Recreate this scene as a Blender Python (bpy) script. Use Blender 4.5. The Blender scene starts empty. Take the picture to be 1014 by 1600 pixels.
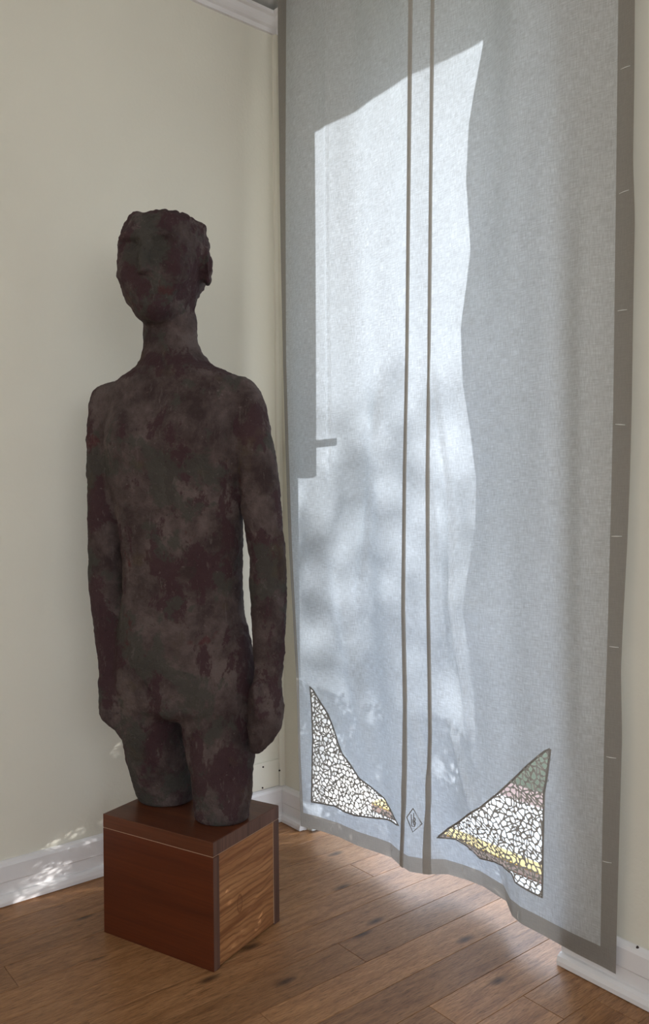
import bpy, bmesh, math, random
import numpy as np
from mathutils import Vector, Matrix

random.seed(4)
rng = np.random.default_rng(7)
scene = bpy.context.scene
col = scene.collection

# ------------------------------------------------------------------ camera
F_PX, PITCH, ROLL, YAW = 1270.88, 0.0106, -0.0075, 0.8979
CAM = np.array([2.3171, -1.6519, 1.10])
_f = np.array([-math.sin(YAW) * math.cos(PITCH), math.cos(YAW) * math.cos(PITCH), -math.sin(PITCH)])
_r0 = np.array([math.cos(YAW), math.sin(YAW), 0.0])
_u0 = np.cross(_r0, _f)
_r = _r0 * math.cos(ROLL) + _u0 * math.sin(ROLL)
_u = -_r0 * math.sin(ROLL) + _u0 * math.cos(ROLL)
cd = bpy.data.cameras.new('camera')
cd.sensor_fit = 'VERTICAL'
cd.sensor_height = 36.0
cd.lens = F_PX * 36.0 / 1600.0
cd.clip_start = 0.05
cam = bpy.data.objects.new('camera', cd)
col.objects.link(cam)
cam.matrix_world = Matrix(((_r[0], _u[0], -_f[0], CAM[0]), (_r[1], _u[1], -_f[1], CAM[1]),
                           (_r[2], _u[2], -_f[2], CAM[2]), (0, 0, 0, 1)))
scene.camera = cam

# ------------------------------------------------------------------ daylight
scene.view_settings.view_transform = 'Standard'
scene.view_settings.look = 'None'
scene.view_settings.exposure = 0.42
scene.view_settings.gamma = 1.0
scene.view_settings.use_curve_mapping = False

SKY = 3.0
world = bpy.data.worlds.new('sky')
scene.world = world
world.use_nodes = True
nt = world.node_tree
nt.nodes.clear()
wo = nt.nodes.new('ShaderNodeOutputWorld')
bg = nt.nodes.new('ShaderNodeBackground')
tc = nt.nodes.new('ShaderNodeTexCoord')
sp = nt.nodes.new('ShaderNodeSeparateXYZ')
rp = nt.nodes.new('ShaderNodeValToRGB')
rp.color_ramp.elements[0].position = 0.0
rp.color_ramp.elements[0].color = (0.96, 0.98, 1.0, 1)
rp.color_ramp.elements[1].position = 0.8
rp.color_ramp.elements[1].color = (0.62, 0.76, 1.0, 1)
nt.links.new(tc.outputs['Generated'], sp.inputs[0])
nt.links.new(sp.outputs['Z'], rp.inputs[0])
nt.links.new(rp.outputs[0], bg.inputs['Color'])
bg.inputs['Strength'].default_value = SKY
nt.links.new(bg.outputs[0], wo.inputs[0])

SUN_DIR = Vector((-0.42, -0.81, -0.20)).normalized()
sd = bpy.data.lights.new('sun', 'SUN')
sd.energy = 6.2
sd.angle = math.radians(0.53)
sd.color = (1.0, 0.98, 0.95)
sun = bpy.data.objects.new('sun', sd)
col.objects.link(sun)
sun.rotation_euler = SUN_DIR.to_track_quat('-Z', 'Y').to_euler()


def portal(name, x0, x1, z0, z1, y):
    """daylight portal in an opening of the window wall"""
    l = bpy.data.lights.new(name, 'AREA')
    l.shape = 'RECTANGLE'
    l.size = x1 - x0
    l.size_y = z1 - z0
    l.cycles.is_portal = True
    o = bpy.data.objects.new(name, l)
    col.objects.link(o)
    o.location = ((x0 + x1) / 2, y, (z0 + z1) / 2)
    o.rotation_euler = Vector((0, -1, 0)).to_track_quat('-Z', 'Z').to_euler()
    return o


DX0, DX1, DZ1 = 0.15, 1.155, 2.66          # door opening
WX0, WX1, WZ0, WZ1 = 2.75, 4.35, 0.75, 2.35  # unseen second window, added to bring in more daylight
portal('door_portal', DX0, DX1, 0.0, DZ1, 0.27)
portal('fill_window_portal', WX0, WX1, WZ0, WZ1, 0.27)
EY0, EY1, EZ0, EZ1 = -3.0, -0.9, 1.0, 2.5      # unseen third opening, added in the right wall for more daylight
pr = portal('side_fill_portal', EY0, EY1, EZ0, EZ1, 0)
pr.location = (5.07, (EY0 + EY1) / 2, (EZ0 + EZ1) / 2)
pr.rotation_euler = Vector((-1, 0, 0)).to_track_quat('-Z', 'Z').to_euler()
BX0, BX1, BZ0, BZ1 = 2.9, 4.4, 1.0, 2.5       # unseen fourth opening, added behind the camera to lift the room light
pr = portal('back_fill_portal', BX0, BX1, BZ0, BZ1, -4.07)
pr.rotation_euler = Vector((0, 1, 0)).to_track_quat('-Z', 'Z').to_euler()

# ------------------------------------------------------------------ helpers


def proj(P):
    P = np.asarray(P, float)
    d = P - CAM
    z = d @ _f
    return 507 + F_PX * (d @ _r) / z, 800 - F_PX * (d @ _u) / z


def ray(px, py):
    return _f + _r * (px - 507) / F_PX - _u * (py - 800) / F_PX


def hit(px, py, ax, val):
    d = ray(px, py)
    return CAM + d * (val - CAM[ax]) / d[ax]


def tag(o, label=None, cat=None, group=None, kind=None):
    if label: o['label'] = label
    if cat: o['category'] = cat
    if group: o['group'] = group
    if kind: o['kind'] = kind
    return o


def empty(name, loc=(0, 0, 0), rz=0.0):
    o = bpy.data.objects.new(name, None)
    col.objects.link(o)
    o.location = loc
    o.rotation_euler = (0, 0, rz)
    o.empty_display_size = 0.1
    return o


def mesh_obj(name, verts, faces, mat, parent=None, smooth=False):
    me = bpy.data.meshes.new(name)
    me.from_pydata([tuple(v) for v in verts], [], [tuple(f) for f in faces])
    me.validate()
    if smooth:
        me.polygons.foreach_set('use_smooth', [True] * len(me.polygons))
    me.update()
    if mat: me.materials.append(mat)
    o = bpy.data.objects.new(name, me)
    col.objects.link(o)
    if parent: o.parent = parent
    return o


def bm_obj(name, bm, mat, parent=None, smooth=False, bevel=0.0, seg=2):
    if bevel > 0:
        bmesh.ops.bevel(bm, geom=list(bm.edges), offset=bevel, segments=seg, profile=0.5,
                        affect='EDGES', clamp_overlap=True)
    bmesh.ops.recalc_face_normals(bm, faces=bm.faces)
    me = bpy.data.meshes.new(name)
    bm.to_mesh(me)
    bm.free()
    if smooth:
        me.polygons.foreach_set('use_smooth', [True] * len(me.polygons))
    if mat: me.materials.append(mat)
    o = bpy.data.objects.new(name, me)
    col.objects.link(o)
    if parent: o.parent = parent
    return o


def add_box(bm, x0, x1, y0, y1, z0, z1):
    v = [bm.verts.new(p) for p in ((x0, y0, z0), (x1, y0, z0), (x1, y1, z0), (x0, y1, z0),
                                   (x0, y0, z1), (x1, y0, z1), (x1, y1, z1), (x0, y1, z1))]
    for f in ((0, 3, 2, 1), (4, 5, 6, 7), (0, 1, 5, 4), (1, 2, 6, 5), (2, 3, 7, 6), (3, 0, 4, 7)):
        bm.faces.new([v[i] for i in f])


def box(name, x0, x1, y0, y1, z0, z1, mat, parent=None, bevel=0.0, seg=2):
    bm = bmesh.new()
    add_box(bm, x0, x1, y0, y1, z0, z1)
    return bm_obj(name, bm, mat, parent, bevel=bevel, seg=seg)


def prism(name, profile, axis, a0, a1, mat, parent=None, miter0=0.0, miter1=0.0, smooth=False):
    """profile: list of (out, z); runs along axis 'x' (out = -y) or 'y' (out = +x)."""
    vs, n = [], len(profile)
    for a, mt in ((a0, miter0), (a1, miter1)):
        for (o_, z) in profile:
            aa = a + mt * o_
            vs.append((aa, -o_, z) if axis == 'x' else (o_, aa, z))
    fs = [(i, (i + 1) % n, n + (i + 1) % n, n + i) for i in range(n)]
    fs += [tuple(range(n)), tuple(range(n, 2 * n))]
    bm = bmesh.new()
    bv = [bm.verts.new(v) for v in vs]
    for f in fs: bm.faces.new([bv[i] for i in f])
    return bm_obj(name, bm, mat, parent, smooth=smooth)


# ---- materials


class NT:
    def __init__(self, name, rough=0.6, spec=0.5):
        self.m = bpy.data.materials.new(name)
        self.m.use_nodes = True
        self.t = self.m.node_tree
        self.b = self.t.nodes['Principled BSDF']
        self.out = self.t.nodes['Material Output']
        self.b.inputs['Roughness'].default_value = rough
        self.b.inputs['Specular IOR Level'].default_value = spec

    def n(self, typ, **kw):
        nd = self.t.nodes.new(typ)
        for k, v in kw.items(): setattr(nd, k, v)
        return nd

    def set(self, nd, **kw):
        for k, v in kw.items(): nd.inputs[k.replace('_', ' ')].default_value = v
        return nd

    def l(self, a, b):
        self.t.links.new(a, b)

    def coords(self, scale=(1, 1, 1), rot=(0, 0, 0), loc=(0, 0, 0)):
        c = self.n('ShaderNodeTexCoord')
        mp = self.n('ShaderNodeMapping')
        mp.inputs['Scale'].default_value = scale
        mp.inputs['Rotation'].default_value = rot
        mp.inputs['Location'].default_value = loc
        self.l(c.outputs['Object'], mp.inputs[0])
        return mp.outputs[0]

    def noise(self, vec, scale=5, detail=4, rough=0.5, dist=0.0):
        nd = self.n('ShaderNodeTexNoise')
        self.set(nd, Scale=scale, Detail=detail, Roughness=rough, Distortion=dist)
        self.l(vec, nd.inputs['Vector'])
        return nd.outputs['Fac']

    def ramp(self, fac, stops, interp='LINEAR'):
        nd = self.n('ShaderNodeValToRGB')
        cr = nd.color_ramp
        cr.interpolation = interp
        while len(cr.elements) < len(stops): cr.elements.new(0.5)
        for e, (p, c) in zip(cr.elements, stops):
            e.position = p
            e.color = (c, c, c, 1) if isinstance(c, (int, float)) else tuple(c) + (1,)
        self.l(fac, nd.inputs[0])
        return nd.outputs[0]

    def mix(self, fac, a, b, mode='MIX'):
        nd = self.n('ShaderNodeMixRGB', blend_type=mode)
        for i, v in ((0, fac), (1, a), (2, b)):
            if isinstance(v, bpy.types.NodeSocket): self.l(v, nd.inputs[i])
            elif isinstance(v, (int, float)): nd.inputs[i].default_value = v
            else: nd.inputs[i].default_value = tuple(v) + (1,)
        return nd.outputs[0]

    def bump(self, h, strength=0.3, dist=0.01, target=None):
        nd = self.n('ShaderNodeBump')
        nd.inputs['Strength'].default_value = strength
        nd.inputs['Distance'].default_value = dist
        self.l(h, nd.inputs['Height'])
        self.l(nd.outputs[0], (target or self.b).inputs['Normal'])
        return nd


def paint(name, c, rough=0.6, bumpy=0.06, var=0.05):
    m = NT(name, rough, 0.3)
    v = m.coords()
    big = m.noise(v, 2.5, 3)
    m.l(m.mix(m.ramp(big, [(0.3, 0.0), (0.7, 1.0)]), tuple(x * (1 - var) for x in c), c), m.b.inputs['Base Color'])
    m.bump(m.noise(v, 90, 3), bumpy, 0.01)
    return m.m


M_wall = paint('cream_wall_paint', (0.78, 0.75, 0.645), 0.75, 0.10)
M_ceil = paint('ceiling_paint', (0.78, 0.78, 0.76), 0.8)
M_trim = paint('white_trim_gloss', (0.82, 0.80, 0.80), 0.32, 0.05)
M_room = paint('room_paint_plain', (0.76, 0.74, 0.68), 0.8)


def plank_material():
    m = NT('oak_plank', 0.42, 0.35)
    oi = m.n('ShaderNodeObjectInfo')
    c = m.n('ShaderNodeTexCoord')
    add = m.n('ShaderNodeVectorMath', operation='ADD')
    sc = m.n('ShaderNodeVectorMath', operation='SCALE')
    comb = m.n('ShaderNodeCombineXYZ')
    m.l(oi.outputs['Random'], comb.inputs[0]); m.l(oi.outputs['Random'], comb.inputs[1]); m.l(oi.outputs['Random'], comb.inputs[2])
    m.l(comb.outputs[0], sc.inputs[0]); sc.inputs['Scale'].default_value = 37.0
    m.l(c.outputs['Object'], add.inputs[0]); m.l(sc.outputs[0], add.inputs[1])
    mp = m.n('ShaderNodeMapping'); mp.inputs['Scale'].default_value = (20, 2.2, 20)
    m.l(add.outputs[0], mp.inputs[0])
    mp2 = m.n('ShaderNodeMapping'); mp2.inputs['Scale'].default_value = (230, 13, 230)
    m.l(add.outputs[0], mp2.inputs[0])
    g1 = m.noise(mp.outputs[0], 1.6, 5, 0.6, 1.6)
    g2 = m.noise(mp2.outputs[0], 3.0, 4, 0.65, 0.4)
    base = m.ramp(g1, [(0.25, (0.21, 0.092, 0.036)), (0.45, (0.35, 0.168, 0.070)), (0.62, (0.43, 0.220, 0.098)), (0.8, (0.31, 0.145, 0.062))])
    fine = m.ramp(g2, [(0.30, 0.30), (0.46, 0.85), (0.62, 1.12)])
    c1 = m.mix(1.0, base, fine, 'MULTIPLY')
    # knots
    mp3 = m.n('ShaderNodeMapping'); mp3.inputs['Scale'].default_value = (5.5, 2.2, 5)
    m.l(add.outputs[0], mp3.inputs[0])
    vo = m.n('ShaderNodeTexVoronoi', voronoi_dimensions='2D'); vo.inputs['Scale'].default_value = 1.0
    m.l(mp3.outputs[0], vo.inputs['Vector'])
    k = m.ramp(vo.outputs['Distance'], [(0.0, 1.0), (0.035, 0.7), (0.085, 0.0)])
    c2 = m.mix(k, c1, (0.05, 0.022, 0.01))
    hs = m.n('ShaderNodeHueSaturation')
    mr = m.n('ShaderNodeMapRange'); mr.inputs['To Min'].default_value = 0.78; mr.inputs['To Max'].default_value = 1.15
    m.l(oi.outputs['Random'], mr.inputs['Value']); m.l(mr.outputs[0], hs.inputs['Value'])
    m.l(c2, hs.inputs['Color'])
    m.l(hs.outputs[0], m.b.inputs['Base Color'])
    m.l(m.ramp(g2, [(0.3, 0.46), (0.7, 0.30)]), m.b.inputs['Roughness'])
    m.bump(g2, 0.25, 0.003)
    return m.m


M_plank = plank_material()
M_gap = paint('dark_joint', (0.03, 0.015, 0.008), 0.9)

# ------------------------------------------------------------------ the room
H_CEIL = 2.80
RX1, RY0 = 4.9, -3.9
CROWN_Z = 2.722


def wall_with_openings(name):
    bm = bmesh.new()
    T = 0.24
    add_box(bm, 0.0, DX0, 0, T, 0, H_CEIL)
    add_box(bm, DX0, DX1, 0, T, DZ1, H_CEIL)
    add_box(bm, DX1, WX0, 0, T, 0, H_CEIL)
    add_box(bm, WX0, WX1, 0, T, 0, WZ0)
    add_box(bm, WX0, WX1, 0, T, WZ1, H_CEIL)
    add_box(bm, WX1, RX1, 0, T, 0, H_CEIL)
    o = bm_obj(name, bm, M_wall)
    return tag(o, kind='structure')


tag(box('wall_left', -0.14, 0.0, RY0, 0.24, 0, H_CEIL, M_wall), kind='structure')
wall_with_openings('wall_window')
bm = bmesh.new()
for (a, b, c, d) in ((RY0, EY0, 0, H_CEIL), (EY1, 0.24, 0, H_CEIL), (EY0, EY1, 0, EZ0), (EY0, EY1, EZ1, H_CEIL)):
    add_box(bm, RX1, RX1 + 0.14, a, b, c, d)
tag(bm_obj('wall_right', bm, M_room), kind='structure')
bm = bmesh.new()
for (a, b, c, d) in ((-0.14, BX0, 0, H_CEIL), (BX1, RX1 + 0.14, 0, H_CEIL), (BX0, BX1, 0, BZ0), (BX0, BX1, BZ1, H_CEIL)):
    add_box(bm, a, b, RY0 - 0.14, RY0, c, d)
tag(bm_obj('wall_back', bm, M_room), kind='structure')
tag(box('ceiling', -0.14, RX1 + 0.14, RY0 - 0.14, 0.24, H_CEIL, H_CEIL + 0.15, M_ceil), kind='structure')

floor = empty('floor')
tag(floor, kind='structure')
box('subfloor', 0.0, RX1, RY0, 0.0, -0.06, -0.0035, M_gap, floor)
box('subfloor', DX0, DX1, 0.0, 0.152, -0.06, -0.0035, M_gap, floor)
PW = 0.1068
X_SEAM = 0.325
first = X_SEAM - 4 * PW
joints_known = {4: -1.053, 8: -0.372, 12: -0.190}
plank_mesh = {}
PL = 1.22
nplank = 0
for i in range(0, 48):
    x0 = first + i * PW
    x1 = x0 + PW
    xa, xb = max(x0, 0.0), min(x1, RX1)
    if xb - xa < 0.01: continue
    jy = joints_known.get(i, -0.2 - (i * 0.377 * PL) % PL)
    ys = []
    y = jy
    while y < 0.152: y += PL
    while y > RY0:
        ys.append(min(y, 0.152))
        y -= PL
    ys.append(RY0)
    for y1, y0 in zip(ys[:-1], ys[1:]):
        if y1 - y0 < 0.02: continue
        w, L = xb - xa, y1 - y0
        key = (round(w, 4), round(L, 3))
        if key not in plank_mesh:
            bm = bmesh.new()
            g = 0.0004
            add_box(bm, g, w - g, g, L - g, -0.015, 0.0)
            top = [e for e in bm.edges if all(v.co.z > -0.001 for v in e.verts)]
            bmesh.ops.bevel(bm, geom=top, offset=0.0007, segments=1, affect='EDGES')
            me = bpy.data.meshes.new('plank')
            bm.to_mesh(me); bm.free()
            me.materials.append(M_plank)
            plank_mesh[key] = me
        o = bpy.data.objects.new('plank', plank_mesh[key])
        col.objects.link(o)
        o.location = (xa, y0, 0)
        o.parent = floor
        nplank += 1

# baseboards, shoe moulding, crown
BB = 0.117
bb_prof = [(0, 0.0), (0.013, 0.0), (0.013, 0.058), (0.016, 0.062), (0.016, 0.104), (0.012, 0.112), (0.004, BB), (0, BB)]
shoe_prof = [(0.012, 0.002), (0.032, 0.002), (0.032, 0.012), (0.028, 0.022), (0.020, 0.027), (0.012, 0.028)]


def baseboard(name, axis, a0, a1, m0=0, m1=0):
    b = prism(name, bb_prof, axis, a0, a1, M_trim, None, m0, m1)
    tag(b, kind='structure')
    prism('shoe_moulding', shoe_prof, axis, a0, a1, M_trim, b, m0, m1)
    return b


baseboard('baseboard_left', 'y', RY0, 0.0, 0, -1)
baseboard('baseboard_window', 'x', 0.0, DX0 - 0.012, 1, 0)
baseboard('baseboard_right', 'x', DX1, RX1, 0, 0)
cr = CROWN_Z
crown_prof = [(0, cr - 0.004), (0.010, cr - 0.004), (0.012, cr + 0.010), (0.022, cr + 0.014), (0.030, cr + 0.024),
              (0.034, cr + 0.038), (0.044, cr + 0.042), (0.046, cr + 0.052), (0, cr + 0.052)]
tag(prism('trim_1', crown_prof, 'y', RY0, 0.0, M_trim, None, 0, -1), kind='structure')
tag(prism('trim_2', crown_prof, 'x', 0.0, RX1, M_trim, None, 1, 0), kind='structure')
# painted quarter strip down the corner
cs = [(0.0, -0.022), (0.007, -0.020), (0.012, -0.012), (0.012, -0.0), (0, 0)]
bm = bmesh.new()
ring = [[bm.verts.new((x, y, z)) for x, y in cs] for z in (BB, CROWN_Z)]
for k in range(5):
    bm.faces.new((ring[0][k], ring[0][(k + 1) % 5], ring[1][(k + 1) % 5], ring[1][k]))
bm.faces.new(ring[0]); bm.faces.new(ring[1])
tag(bm_obj('trim_3', bm, M_wall), kind='structure')

# door frame: white reveal linings, sill, threshold
M_reveal = paint('white_reveal', (0.80, 0.79, 0.76), 0.5)
M_sill = paint('white_sill_stone', (0.84, 0.83, 0.80), 0.5)
M_brass = paint('yellow_brass_threshold', (0.75, 0.52, 0.14), 0.4)
M_brown = paint('brown_wood_threshold', (0.16, 0.08, 0.045), 0.5)
door = empty('door_1', ((DX0 + DX1) / 2, 0.12, 0))
tag(door, kind='structure')
ox, oy = -door.location.x, -door.location.y


def dbox(name, x0, x1, y0, y1, z0, z1, mat, bevel=0.0):
    return box(name, x0 + ox, x1 + ox, y0 + oy, y1 + oy, z0, z1, mat, door, bevel)


dbox('jamb', DX0 - 0.0, DX0 + 0.012, 0.002, 0.27, 0, DZ1, M_reveal, 0.002)
dbox('jamb', DX1 - 0.040, DX1, 0.18, 0.262, 0, DZ1, M_reveal, 0.002)
dbox('sun_block_leaf', DX0 + 0.012, 0.385, 0.262, 0.290, 0.62, DZ1, M_reveal, 0.003)  # unseen panel, added to block the sun left of the lit patch
dbox('lintel', DX0, DX1, 0.18, 0.27, DZ1 - 0.032, DZ1 + 0.0, M_reveal, 0.002)
dbox('sill', DX0, DX1, 0.155, 0.275, -0.05, 0.004, M_sill, 0.003)
dbox('threshold_board', DX0 - 0.05, DX1 + 0.05, 0.275, 0.315, -0.05, 0.006, M_brown, 0.003)
dbox('threshold_plate', DX0 - 0.05, DX1 + 0.05, 0.315, 0.375, -0.05, 0.008, M_brass, 0.002)

# unseen window out of frame to the right, added as room fill
win = empty('fill_window_1', ((WX0 + WX1) / 2, 0.12, WZ0))
tag(win, kind='structure')
wx, wy, wz = -win.location.x, -win.location.y, -win.location.z
for (a, b, c, d) in ((WX0, WX0 + 0.05, WZ0, WZ1), (WX1 - 0.05, WX1, WZ0, WZ1), (WX0, WX1, WZ0, WZ0 + 0.05), (WX0, WX1, WZ1 - 0.05, WZ1),
                     ((WX0 + WX1) / 2 - 0.03, (WX0 + WX1) / 2 + 0.03, WZ0, WZ1)):
    box('fill_window_frame', a + wx, b + wx, 0.12 + wy, 0.18 + wy, c + wz, d + wz, M_reveal, win, 0.003)

# ------------------------------------------------------------------ outdoors
M_terrace = paint('white_terrace_slab', (0.82, 0.82, 0.80), 0.7)
M_lawn = paint('grey_green_lawn', (0.075, 0.088, 0.055), 0.95, 0.1, 0.15)
M_path = paint('pink_brown_path', (0.30, 0.21, 0.19), 0.9, 0.2, 0.3)
tag(box('terrace', -3.0, 6.0, 0.375, 0.76, -0.15, 0.0, M_terrace), kind='structure')
tag(box('path', -3.0, 6.0, 0.76, 0.90, -0.17, -0.005, M_path), kind='structure')
tag(box('lawn', -30, 30, 0.90, 60, -0.30, -0.02, M_lawn), kind='structure')

sun_cut_eave = box('sun_cut_eave', -1.5, 3.2, 0.24, 0.76, 2.68, 2.74, M_terrace)  # unseen overhang, added to keep the sun off the curtain's top
tag(sun_cut_eave, kind='structure')
box('sun_cut_board', -1.5, 3.2, 0.735, 0.76, 2.464, 2.68, M_terrace, sun_cut_eave)  # hanging board, its lower edge set to shape the sun patch's top

# unseen half-height board, added to shade the curtain's left edge; carries the pull handle
M_screw = paint('dark_screw', (0.035, 0.022, 0.018), 0.5)
M_shade_board = paint('shade_board_paint', (0.60, 0.60, 0.58), 0.6)
sh = empty('shade_board', (DX0 + 0.18, 0.285, 1.22))
tag(sh, 'unseen grey board added behind the curtain to shade its left edge', 'shade_board')
SHX1 = 0.505
box('board', DX0 - 0.33 + 0.06, SHX1 - 0.33, 0.010, 0.034, 0.06, 1.43, M_shade_board, sh, 0.002)
box('handle_stem', 0.115, 0.125, -0.035, 0.012, 0.135, 0.155, M_screw, sh, 0.002)
hb = box('handle', 0.115, 0.235, -0.045, -0.033, 0.135, 0.158, M_screw, sh, 0.004)
M_leaf = NT('leaf_green', 0.6, 0.3)
M_leaf.b.inputs['Base Color'].default_value = (0.07, 0.12, 0.04, 1)
M_leaf = M_leaf.m
M_bark = paint('bark', (0.10, 0.07, 0.05), 0.9)


def foliage(name, c, r, n, size, seed, parent, boxy=False):
    R_ = np.random.default_rng(seed)
    vs, fs = [], []
    for k in range(n):
        d = R_.normal(size=3); d /= np.linalg.norm(d)
        p = np.array(c) + d * np.array(r) * R_.random() ** 0.4
        if boxy:
            p = np.array(c) + R_.uniform(-1, 1, 3) * np.array(r)
            # little gaps along the sun's way through the leaves
            if any(math.hypot(p[0] - (gx + p[1] * 0.5185), p[2] - (gz + p[1] * 0.247)) < gr for gx, gz, gr in
                   ((-0.150, 0.520, 0.034), (-0.128, 0.452, 0.026), (-0.165, 0.600, 0.022), (-0.105, 0.500, 0.022), (-0.31, 0.40, 0.03), (0.20, 0.66, 0.035), (0.05, 0.70, 0.03))): continue
        a = R_.normal(size=3); a /= np.linalg.norm(a)
        b = np.cross(a, R_.normal(size=3)); b /= np.linalg.norm(b)
        L = size * R_.uniform(0.7, 1.3); w = L * 0.42
        n_ = np.cross(a, b) * L * 0.08
        i = len(vs)
        vs += [p - a * L / 2, p - a * L * .1 + b * w / 2 + n_, p + a * L / 2, p - a * L * .1 - b * w / 2 + n_, p - a * L * .05]
        fs += [(i, i + 1, i + 4), (i + 1, i + 2, i + 4), (i + 2, i + 3, i + 4), (i + 3, i, i + 4)]
    o = mesh_obj(name, vs, fs, M_leaf, parent)
    o['kind'] = 'stuff'
    return o


def stems(name, base, tips, r0, r1, mat, parent):
    bm_ = bmesh.new()
    for t in tips:
        a, b = Vector(base), Vector(t)
        d = b - a
        m_ = Matrix.Translation((a + b) / 2) @ d.to_track_quat('Z', 'Y').to_matrix().to_4x4()
        bmesh.ops.create_cone(bm_, cap_ends=True, segments=8, radius1=r0, radius2=r1, depth=d.length, matrix=m_)
    return bm_obj(name, bm_, mat, parent, smooth=True)


tree = empty('garden_tree', (5.35, 9.0, -0.02))
tag(tree, 'small loose-leaved garden tree standing on the lawn outside', 'tree')
stems('trunk', (0, 0, -0.02), [(0.03, 0, 1.9)], 0.09, 0.06, M_bark, tree)
stems('branch', (0.03, 0, 1.85), [(-0.9, 0.1, 2.9), (0.8, -0.1, 3.0), (0.05, 0.3, 3.6), (-0.3, -0.3, 3.3)], 0.045, 0.01, M_bark, tree)
foliage('foliage', (-0.05, 0, 2.95), (1.25, 0.9, 0.75), 1150, 0.125, 11, tree)

shrub = empty('shrub', (1.17, 1.10, 0.0))
tag(shrub, 'small leafy green shrub outside the door, hidden behind the curtain', 'shrub')
stems('stem', (0, 0, -0.01), [(-0.14, 0.02, 0.45), (0.13, 0, 0.5), (0.02, 0.08, 0.6), (-0.03, -0.06, 0.4)], 0.010, 0.004, M_bark, shrub)
foliage('foliage', (0.0, 0, 0.42), (0.44, 0.15, 0.36), 7500, 0.042, 5, shrub, True)
# ------------------------------------------------------------------ curtain
PX = lambda pts: (np.array([p[1] for p in pts], float), np.array([p[0] for p in pts], float))
L_edge = PX([(433, -300), (434, 50), (437, 300), (442, 560), (446, 700), (451, 850), (457, 950), (463, 1060), (467, 1200), (470, 1291), (471, 1400)])
L_band = PX([(449, -300), (447, 50), (446, 300), (447, 560), (451, 700), (456, 850), (461, 950), (467, 1060), (470, 1200), (473, 1291), (474, 1400)])
T_a = PX([(643, -300), (641.5, 0), (638.5, 300), (636, 550), (632, 750), (630, 950), (633, 1100), (632, 1200), (629, 1300), (627, 1352), (625, 1420)])
T_b = PX([(677, -300), (676, 0), (673, 300), (671, 500), (668, 750), (669, 950), (671, 1060), (672, 1150), (669, 1250), (666, 1360), (665, 1420)])
R_band = PX([(968, -300), (966, 0), (963, 250), (961, 400), (958, 640), (953, 850), (949, 1000), (944, 1150), (941, 1300), (938, 1480), (937, 1600)])
R_edge = PX([(994, -300), (992, 0), (991, 130), (989, 250), (992, 340), (989, 500), (987, 640), (984, 750), (980, 850), (973, 980), (970, 1050), (972, 1150), (968, 1290), (965, 1400), (962, 1522), (960, 1620)])
hem_px = [(470, 1291), (500, 1298), (530, 1308), (560, 1322), (590, 1332), (612, 1340), (625, 1352), (640, 1362), (665, 1366), (700, 1366),
          (730, 1375), (755, 1385), (775, 1398), (791, 1408), (800, 1431), (815, 1444), (850, 1462), (900, 1490), (940, 1510), (962, 1522)]
Z_HEM, Z_TOP = 0.05, 2.785
hemX = np.array([hit(a, b, 2, Z_HEM)[0] for a, b in hem_px])
hemY = np.array([hit(a, b, 2, Z_HEM)[1] for a, b in hem_px])
sun_edge_px = [(745, 60), (729.5, 144), (721, 202), (717, 288), (724, 392), (717, 455), (709, 518), (712, 599), (724, 680), (733.5, 749),
               (732, 815), (712, 948), (729, 1069), (735, 1178), (738, 1253)]
se = [hit(a, b, 1, -0.08) for a, b in sun_edge_px]
seZ = np.array([p[2] for p in se])[::-1]
seX = np.array([p[0] for p in se])[::-1]
SE_X0 = 0.915


def ss(x, a, b):
    t = np.clip((x - a) / (b - a), 0, 1)
    return t * t * (3 - 2 * t)


def crease(X, z, x0, z0, x1, z1, w, amp):
    dx, dz = x1 - x0, z1 - z0
    L2 = dx * dx + dz * dz
    t = ((X - x0) * dx + (z - z0) * dz) / L2
    d = ((X - x0) * dz - (z - z0) * dx) / math.sqrt(L2)
    return amp * np.exp(-(d / w) ** 2) * ss(t, -0.1, 0.2) * (1 - ss(t, 0.8, 1.1))


CRE = []
for (a, b, c, d, w, amp) in ((600, 590, 556, 930, 0.016, 0.006), (585, 560, 600, 880, 0.03, 0.004), (678, 560, 738, 1180, 0.012, 0.007), (676, 740, 700, 1040, 0.01, -0.004),
                             (697, 1130, 735, 1270, 0.012, 0.006), (640, 1100, 660, 1330, 0.015, 0.004), (520, 860, 575, 1240, 0.03, 0.005),
                             (910, 300, 905, 1250, 0.03, 0.006), (790, 200, 770, 1300, 0.05, 0.006), (850, 100, 860, 900, 0.04, 0.005),
                             (512, 30, 516, 760, 0.006, 0.003)):
    p, q = hit(a, b, 1, -0.07), hit(c, d, 1, -0.07)
    CRE.append((p[0], p[2], q[0], q[2], w, amp * 1.7))


def D(X, z):
    """y of the curtain cloth at (X, z)"""
    X = np.asarray(X, float); z = np.asarray(z, float)
    top = -0.075 + 0.010 * np.sin(X * 15 + 0.6) + 0.004 * np.sin(X * 37 + z * 1.2)
    top = top + 0.02 * ss(X, 1.15, 1.36)
    hem = np.interp(X, hemX, hemY)
    B = np.exp(-(np.maximum(z - Z_HEM, 0) / 0.30) ** 1.2)
    y = top + (hem - top) * B
    g = np.exp(-((X - 0.925) / 0.10) ** 2) * ss(z, 0.10, 0.34)
    tgt = -0.08 + (np.interp(z, seZ, seX) - SE_X0) / 1.40
    y = y * (1 - g) + tgt * g
    for c in CRE:
        y = y - crease(X, z, *c)
    return y


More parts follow.
